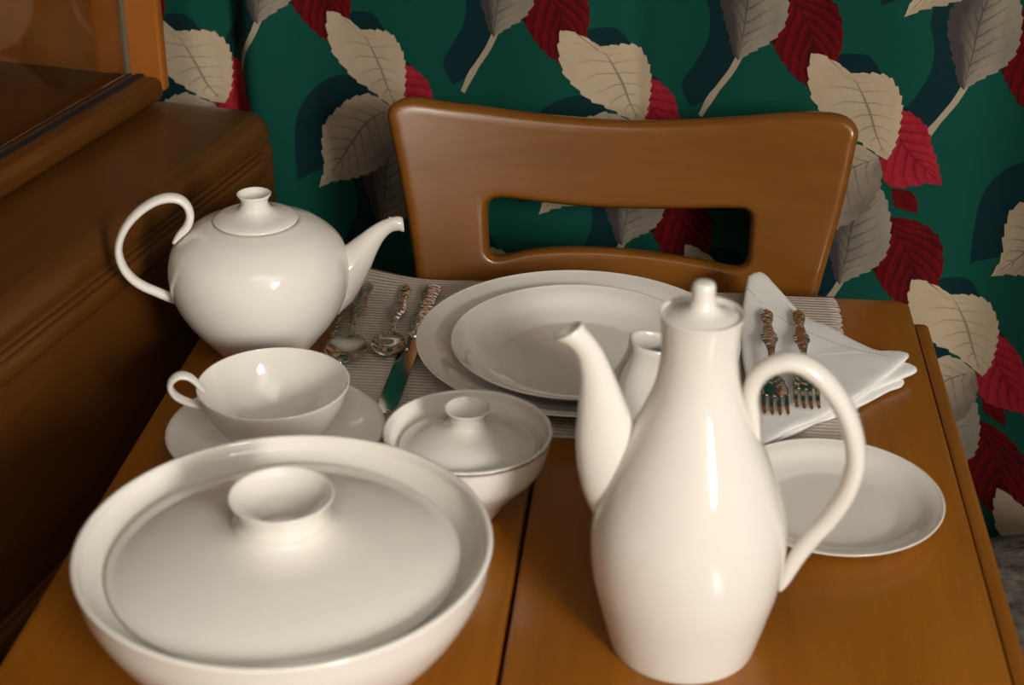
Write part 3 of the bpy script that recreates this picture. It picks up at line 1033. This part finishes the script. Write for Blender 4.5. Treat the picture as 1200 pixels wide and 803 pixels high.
def creamer():
    n = 96
    rows = [(0.0280, 0.0), (0.0320, 0.004), (0.0355, 0.018), (0.0365, 0.034), (0.0350, 0.052), (0.0310, 0.070), (0.0245, 0.088), (0.0180, 0.103), (0.0168, 0.114)]
    rows = catmull(rows, 30)
    V, F = [], []

    def pt(r, z, a, shrink=0.0):
        k = z/0.114
        p_e = 2.0 + 2.4*min(1, k*4)*(1-0.85*k)
        sq = 1/(abs(math.cos(a))**p_e + abs(math.sin(a))**p_e)**(1/p_e)
        d = abs(((a - math.pi + math.pi) % (2*math.pi)) - math.pi)
        lip = max(0, (k-0.74)/0.26)**2 * math.exp(-(d/0.30)**2)
        rr = (r - shrink)*sq + 0.0125*lip
        zz = z + max(0, (k-0.7)/0.3)*(-0.0045 + 0.0060*(1+math.cos(a))/2) + 0.004*lip
        return (rr*math.cos(a), rr*math.sin(a), zz)
    rings = []
    for r, z in rows:
        rings.append([pt(r, z, 2*math.pi*i/n) for i in range(n)])
    rings.append([(x*0.965, y*0.965, z+0.0006) for x, y, z in [pt(rows[-1][0], rows[-1][1], 2*math.pi*i/n) for i in range(n)]])
    for r, z in rows[::-1][:-3]:
        rings.append([pt(r, z, 2*math.pi*i/n, 0.0022) for i in range(n)])
    for rg in rings:
        V += rg
    for a in range(len(rings)-1):
        for i in range(n):
            F.append((a*n+i, a*n+(i+1) % n, (a+1)*n+(i+1) % n, (a+1)*n+i))
    F += [tuple(range(n)), tuple(range((len(rings)-1)*n, len(rings)*n))]
    # the lip points to the left: angle pi
    V = [(-x, -y, z) if False else (x, y, z) for x, y, z in V]
    return recalc(mesh_obj('body', V, F, 'ceramic', crm))


o = creamer()
for v in o.data.vertices:       # lip was shaped at angle 0; turn it towards the plates
    v.co.x, v.co.y = -v.co.x, -v.co.y
sweep('handle', [(0.019, 0.098, 0.002), (0.028, 0.101, 0.0028), (0.038, 0.095, 0.003), (0.046, 0.078, 0.003), (0.044, 0.058, 0.003), (0.034, 0.044, 0.0028), (0.029, 0.040, 0.002)],
      (1, 0), lambda t, h: 0.003 + 0.003*math.sin(math.pi*t), 'ceramic', crm, 50, 14)

# ------------------------------------------------------------------ napkin
nap = thing('napkin', 'white linen napkin folded in layers with hemstitched edge under the two forks', 'napkin', W(0.125, 1.19), T)
NC = (0.125, 1.19)
L3 = [(0.079, 1.3250), (0.0923, 1.3330), (0.1014, 1.3180), (0.1111, 1.2900), (0.1291, 1.2601), (0.1449, 1.2496), (0.164, 1.2258), (0.1849, 1.2077), (0.2043, 1.2083), (0.2078, 1.2025), (0.2024, 1.1913), (0.1783, 1.1548), (0.155, 1.1213), (0.127, 1.0886), (0.1034, 1.0678), (0.0848, 1.0467), (0.0808, 1.0564), (0.0788, 1.0927), (0.0723, 1.1652), (0.0705, 1.2189), (0.0738, 1.2771)]
L2 = [(0.1021, 1.3270), (0.119, 1.2939), (0.1302, 1.2728), (0.165, 1.2291), (0.2034, 1.1961), (0.2115, 1.1895), (0.212, 1.1821), (0.2051, 1.1754), (0.1785, 1.1522), (0.156, 1.1245), (0.1275, 1.0917), (0.0874, 1.0564), (0.0793, 1.0999), (0.0728, 1.1729), (0.0743, 1.2855), (0.0831, 1.3250)]
L1 = [(0.1058, 1.3239), (0.1323, 1.2662), (0.1647, 1.2212), (0.1951, 1.1789), (0.2007, 1.1737), (0.1988, 1.1633), (0.1885, 1.155), (0.1661, 1.1301), (0.1453, 1.1088), (0.1147, 1.0868), (0.0914, 1.0688), (0.0828, 1.0966), (0.0753, 1.1808), (0.0822, 1.2948)]


def nap_lift(x, y):
    k = max(0, 1-math.hypot((x-0.086)/0.05, (y-1.332)/0.07))
    w = 0.0012*noise.noise(Vector((x*30, y*22, 0.3)))
    return 0.012*k**1.3 + w


def nap_layer(outline, z0, z1, seed):
    n = 120
    P = catmull(outline + [outline[0]], n+1)[:n]
    cx, cy = sum(p[0] for p in P)/n, sum(p[1] for p in P)/n
    ts = [0.0, 0.25, 0.5, 0.7, 0.84, 0.92, 0.965, 0.99, 1.0]
    V, F = [(cx-NC[0], cy-NC[1], z1 + nap_lift(cx, cy))], []
    rings = []
    for t in ts[1:]:
        e = math.sqrt(max(0, 1-max(0, (t-0.93)/0.07)**2))
        rings.append(len(V))
        for x, y in P:
            px, py = cx+(x-cx)*t, cy+(y-cy)*t
            z = (z0+z1)/2 + (z1-z0)/2*e + nap_lift(px, py) + 0.0005*noise.noise(Vector((px*60, py*60, seed)))
            V.append((px-NC[0], py-NC[1], z))
    for t in (0.985, 0.9):
        rings.append(len(V))
        for x, y in P:
            px, py = cx+(x-cx)*t, cy+(y-cy)*t
            V.append((px-NC[0], py-NC[1], z0 + max(0, nap_lift(px, py))*0.8))
    for k in range(n):
        F.append((0, rings[0]+k, rings[0]+(k+1) % n))
    for a, b in zip(rings, rings[1:]):
        for k in range(n):
            F.append((a+k, b+k, b+(k+1) % n, a+(k+1) % n))
    F.append(tuple(range(rings[-1], rings[-1]+n)))
    return recalc(mesh_obj('fold', V, F, 'linen', nap))


nap_layer(L1, 0.0026, 0.0062, 1.0)
nap_layer(L2, 0.0058, 0.0100, 2.0)
nap_layer(L3, 0.0096, 0.0138, 3.0)
hem = [(0.0788, 1.3024), (0.0921, 1.2794), (0.1125, 1.2479), (0.136, 1.2246), (0.1624, 1.2054), (0.1922, 1.1934)]
hp = catmull(hem, 110)
V, F = [], []
for k in range(0, 108, 2):
    a, b = hp[k], hp[k+1]
    dx, dy = b[0]-a[0], b[1]-a[1]
    q = math.hypot(dx, dy)
    px, py = -dy/q*0.0005, dx/q*0.0005
    i0 = len(V)
    for (x, y), s in ((a, 1), (b, 1), (b, -1), (a, -1)):
        V.append((x+px*s-NC[0], y+py*s-NC[1], 0.01405 + nap_lift(x, y) + 0.0005*noise.noise(Vector((x*60, y*60, 3.0)))))
    F.append((i0, i0+1, i0+2, i0+3))
o = mesh_obj('hemstitch', V, F, 'stitch', nap)
o['kind'] = 'stuff'

# ------------------------------------------------------------------ cutlery
def interp(tab, s):
    for (a, va), (b, vb) in zip(tab, tab[1:]):
        if s <= b:
            t = (s-a)/(b-a)
            t = t*t*(3-2*t)
            return va + (vb-va)*t
    return tab[-1][1]


def flat(name, s0, s1, wt, zt, crown, mat, parent, ns=60, nv=10, thick=0.0014, x0=0.0):
    """sheet-metal piece along local -y from the handle end; wt half width, zt height, crown = bulge of the middle"""
    V, F = [], []
    for i in range(ns+1):
        s = s0 + (s1-s0)*i/ns
        w, z, c = interp(wt, s), interp(zt, s), interp(crown, s)
        for j in range(nv+1):
            v = -1 + 2*j/nv
            V.append((x0 + v*w, -s, z + c*(1-v*v)))
    for i in range(ns):
        for j in range(nv):
            F.append((i*(nv+1)+j, i*(nv+1)+j+1, (i+1)*(nv+1)+j+1, (i+1)*(nv+1)+j))
    o = recalc(mesh_obj(name, V, F, mat, parent))
    m_ = o.modifiers.new('thickness', 'SOLIDIFY')
    m_.thickness = thick
    m_.offset = 0
    b = o.modifiers.new('soft_edge', 'BEVEL')
    b.width = 0.0005
    b.segments = 2
    b.limit_method = 'ANGLE'
    b.angle_limit = math.radians(60)
    return o


HANDLE_W = [(0, 0.0012), (0.003, 0.0046), (0.009, 0.0056), (0.018, 0.0050), (0.030, 0.0034), (0.040, 0.0042), (0.052, 0.0068), (0.062, 0.0070), (0.074, 0.0042), (0.090, 0.0026), (0.3, 0.0026)]


def fork(label, tx0, ty0, tx1, ty1, z, k=1.0):
    L = math.hypot(tx1-tx0, ty1-ty0)
    rot = math.atan2(tx1-tx0, -(ty1-ty0))
    f = thing('fork', label, 'fork', W(tx0, ty0, z), T + rot, 'forks on the napkin')
    zt = [(0, 0.0018), (0.04, 0.0030), (0.09, 0.0075), (0.12, 0.0080), (0.14, 0.0045), (L-0.018, 0.0022), (L, 0.0042)]
    cr = [(0, 0.0012), (0.06, 0.0016), (0.10, 0.0010), (0.12, 0.0), (0.14, -0.0016), (L, -0.0016)]
    flat('handle', 0, L-0.066, HANDLE_W, zt, cr, 'ornate', f)
    e = L-0.032
    wt = [(L-0.068, 0.0027), (L-0.062, 0.0034), (L-0.050, 0.0090), (L-0.040, 0.0112*k), (e+0.002, 0.0114*k)]
    flat('head', L-0.067, e, wt, zt, cr, 'metal', f, 30)
    for i in range(4):
        x = (-0.0089 + 0.00593*i)*k
        c = -0.0016*(1-(x/(0.0114*k))**2)
        zz = [(s, v + c + 0.0001) for s, v in zt]
        flat('tine', e-0.001, L, [(e-0.001, 0.0021), (L-0.004, 0.0015), (L, 0.0006)], zz, [(0, 0), (L, 0)], 'metal', f, 12, 4, 0.0016, x)
    return f


ZN = TZ + 0.0150
fork('steel fork on the napkin, the one nearer the coffee pot neck', 0.0935, 1.2655, 0.0940, 1.0795, ZN)
fork('shorter steel fork on the napkin, the one farther right', 0.1205, 1.2665, 0.1185, 1.0915, ZN, 0.95)


def spoon(label, tx0, ty0, tx1, ty1, z, bl, bw):
    L = math.hypot(tx1-tx0, ty1-ty0)
    rot = math.atan2(tx1-tx0, -(ty1-ty0))
    f = thing('spoon', label, 'spoon', W(tx0, ty0, z), T + rot, 'spoons on the placemat')
    b0 = L-bl
    zt = [(0, 0.0018), (0.04, 0.0028), (b0*0.8, 0.0085), (b0+0.006, 0.0082), (b0+0.02, 0.0068), (L, 0.0080)]
    cr = [(0, 0.0012), (0.06, 0.0016), (b0, 0.0006), (b0+0.008, -0.0010), (b0+bl*0.5, -0.0058), (L-0.008, -0.003), (L, -0.0005)]
    flat('handle', 0, b0+0.002, HANDLE_W, zt, cr, 'ornate', f)
    wt = [(b0, 0.0027), (b0+0.004, 0.0035)]
    for i in range(1, 13):
        t = i/12
        wt.append((b0+0.004+(bl-0.004)*t, max(0.0006, bw*(math.sin(math.pi*t**0.82)**0.62 if t < 1 else 0))))
    flat('bowl', b0, L, wt, zt, cr, 'metal', f, 60, 16)
    return f


ZM = TZ + 0.0026
spoon('larger steel spoon on the placemat, nearest the teapot', -0.2605, 1.3085, -0.2530, 1.1430, ZM, 0.056, 0.0175)
spoon('smaller steel spoon on the placemat, between big spoon and knife', -0.2255, 1.3070, -0.2200, 1.1600, ZM, 0.046, 0.0150)

kn = thing('knife', 'steel table knife on the placemat, partly under the dinner plate rim', 'knife', W(-0.2008, 1.306, ZM), T + math.atan2(-0.004, 0.235))
kzt = [(0, 0.0028), (0.25, 0.0028)]
flat('handle', 0, 0.098, [(0, 0.002), (0.003, 0.0062), (0.012, 0.0082), (0.03, 0.0062), (0.05, 0.0068), (0.07, 0.0080), (0.09, 0.0062), (0.1, 0.0055)], kzt, [(0, 0.0018), (0.1, 0.0018)], 'ornate', kn, 40, 10, 0.003)
V, F = [], []
pts = []
for i in range(41):
    s = 0.097 + 0.136*i/40
    wl = interp([(0.097, 0.0045), (0.108, 0.0048), (0.124, 0.0030), (0.132, 0.0085), (0.20, 0.0088), (0.226, 0.0078), (0.233, 0.0060)], s)
    wr = interp([(0.097, 0.0045), (0.12, 0.0075), (0.21, 0.0080), (0.226, 0.0070), (0.233, 0.0020)], s)
    pts.append((s, wl, wr))
for s, wl, wr in pts:
    for x, z in ((-wl, 0.0030), (-wl*0.2, 0.0033), (wr, 0.0036), (wr, 0.0016), (-wl*0.2, 0.0014), (-wl, 0.0022)):
        V.append((x, -s, z))
for i in range(40):
    for j in range(6):
        F.append((i*6+j, i*6+(j+1) % 6, (i+1)*6+(j+1) % 6, (i+1)*6+j))
F += [tuple(range(6)), tuple(range(240, 246))]
recalc(mesh_obj('blade', V, F, 'metal', kn, False))
